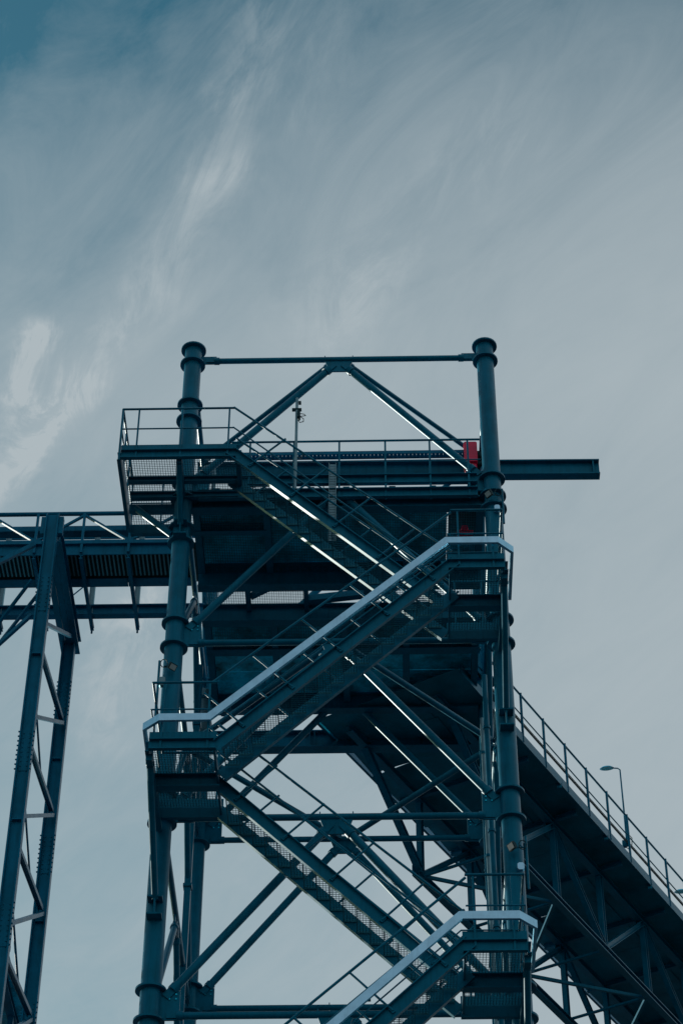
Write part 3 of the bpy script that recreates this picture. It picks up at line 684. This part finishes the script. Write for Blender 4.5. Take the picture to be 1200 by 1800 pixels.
while s < SE-1.0:
    rr = random.random()
    part('deck_plate', MB().bar(gp(s+0.005, -0.52+0.06*(i % 3 == 1)-0.05*(i % 4 == 2)+1.05, 30.13+0.004*(i % 2)), gp(s+1.128, 1.05-0.52, 30.13+0.004*(i % 2)), 2.08, 0.014), 'deck', ga)
    part('walkway_plate', MB().bar(gp(s+0.005, 2.12, 30.15+0.004*(i % 2)), gp(s+1.128, 2.12, 30.15+0.004*(i % 2)), 1.24, 0.010), 'deck', ga)
    i += 1; s += 1.12
i = 0; s = -0.9
while s < SE-2.3:
    part('fascia', MB().bar(gp(s, 2.75, 30.20), gp(s+2.23, 2.75, 30.20), 0.02, 0.22), 'steel', ga)
    part('fascia_cleat', MB().box(tuple(gp(s+2.2, 2.70, 30.02)-Vector((0.05,0.05,0))), tuple(gp(s+2.2, 2.70, 30.14)+Vector((0.05,0.05,0)))), 'steel', ga)
    s += 2.24
part('fascia', MB().chan(gp(-0.9, -0.55, 30.20), gp(SE, -0.55, 30.20), 0.16, 0.06, -1), 'steel', ga)
part('handrail', MB().tube(gp(-0.5, 2.72, 31.40), gp(SE, 2.72, 31.40), 0.024, 10), 'steel', ga)
part('knee_rail', MB().tube(gp(-0.5, 2.72, 30.86), gp(SE, 2.72, 30.86), 0.015, 8), 'steel', ga)
for z, r in ((30.76, 0.012), (30.80, 0.009), (30.72, 0.012)): part('cable', MB().tube(gp(-0.5, 2.66, z), gp(SE, 2.66, z), r, 6), 'black', ga)
s = 0.78
while s < SE:
    part('post', MB().bar(gp(s, 2.75, 30.12), gp(s, 2.75, 31.40), 0.05, 0.024, tuple(G)), 'steel', ga); s += 1.03
# belt hood on the deck
part('belt_trough', MB().prism(gp(0.6, 0.95, 30.20), gp(SE, 0.95, 30.20), [(-0.5, 0.0), (0.5, 0.0), (0.62, 0.35), (-0.62, 0.35)]), 'dark', ga)
for s_ in (14.0, 26.0, 38.0):
    for o in (0.0, 2.02): part('pier', MB().ibeam(gp(s_, o, 0), gp(s_, o, 27.93), 0.30, 0.28, tuple(G)), 'steel', ga)

def street_lamp(label, s, z0, h, o=2.62):
    t = thing('street_lamp', label, 'street lamp', tuple(gp(s, o, z0)), 'lamps along the gallery railing')
    p = gp(s, o, z0)
    part('pole', MB().tube(p, p+Vector((0,0,h)), 0.024, 10, 0.017), 'steel', t)
    e = p+Vector((0, 0, h)); ar = Vector((-0.97, 0.15, 0))
    part('arm', MB().path([e, e+ar*0.05+Vector((0,0,0.05)), e+ar*0.16+Vector((0,0,0.07))], 0.015, 8), 'steel', t)
    hd = MB(); c = e+ar*0.30+Vector((0,0,0.075)); n = 18; tp_, bt = [], []
    sd_ = Vector((-ar.y, ar.x, 0))
    for i in range(n):
        a = 2*math.pi*i/n; q = ar*math.cos(a)*0.17 + sd_*math.sin(a)*0.085
        bt.append(c+q); tp_.append(c+q*0.7+Vector((0,0,0.04)))
    hd.add(bt+tp_, [(i, (i+1) % n, n+(i+1) % n, n+i) for i in range(n)] + [tuple(range(n-1,-1,-1)), tuple(range(n, 2*n))])
    hobj = part('lamp_head', hd, 'dark', t)
    ln_ = MB(); ln_.add([c+(b-c)*0.82-Vector((0,0,0.012)) for b in bt]+[c+(b-c)*0.82-Vector((0,0,0.004)) for b in bt], [(i, (i+1) % n, n+(i+1) % n, n+i) for i in range(n)] + [tuple(range(n-1,-1,-1))])
    part('lens', ln_, 'glass', hobj)
    part('control_box', MB().bar(p+Vector((-0.06,0,-0.02)), p+Vector((-0.06,0,0.14)), 0.10, 0.08, (0,1,0)), 'steel', t)
    part('cable', MB().path([p+Vector((0.05,0,0.32)), p+Vector((0.12,0,0.22)), p+Vector((0.10,0,0.0)), p+Vector((0.03,0,-0.08)), p+Vector((-0.03,0,-0.02))], 0.010, 5), 'black', t)
street_lamp('slender street lamp standing above the gallery railing against the sky', 7.15, 30.70, 2.10)
street_lamp('lamp at the right edge, its head just above the gallery railing', 10.85, 30.4, 1.12, 2.66)

# gallery passing far below on the left
lg = thing('lower_gallery', 'dark truss gallery glimpsed behind the trestle legs at the bottom left', 'gallery', (-4.2, 12, 19.5))
lx0, lx1, lz, ly0, ly1 = -5.4, -3.28, 24.0, 5.0, 40.0
for x in (lx0+0.2, lx1-0.2):
    part('top_chord', MB().ibeam((x, ly0, lz-0.08), (x, ly1, lz-0.08), 0.16, 0.16), 'steel2', lg)
    part('bottom_chord', MB().ibeam((x, ly0, lz-1.9), (x, ly1, lz-1.9), 0.16, 0.16), 'steel2', lg)
    for i in range(15):
        y = ly0+0.1+i*2.2
        part('post', MB().bar((x, y, lz-1.82), (x, y, lz-0.16), 0.10, 0.10, (0,1,0)), 'steel2', lg)
        part('diagonal', MB().bar((x, y+0.05, lz-1.8 if i % 2 else lz-0.2), (x, y+2.15, lz-0.2 if i % 2 else lz-1.8), 0.09, 0.09, (1,0,0)), 'steel2', lg)
for i in range(28):
    y = ly0+i*1.24
    part('deck_plate', MB().box((lx0, y, lz+0.005), (lx1+0.02*(i % 2), y+1.23, lz+0.02)), 'dark', lg)
    part('edge_cleat', MB().box((lx1-0.02, y, lz-0.10), (lx1+0.07, y+0.06, lz+0.004)), 'steel2', lg)
for i in range(15):
    part('bottom_strut', MB().bar((lx0+0.28, ly0+0.1+i*2.2, lz-1.9), (lx1-0.28, ly0+0.1+i*2.2, lz-1.9), 0.08, 0.09), 'steel2', lg)
for y in (9.0, 24.0, 38.0):
    for x in (lx0+0.2, lx1-0.2): part('pier', MB().ibeam((x, y, 0), (x, y, lz-1.99), 0.26, 0.24, (1,0,0)), 'steel2', lg)
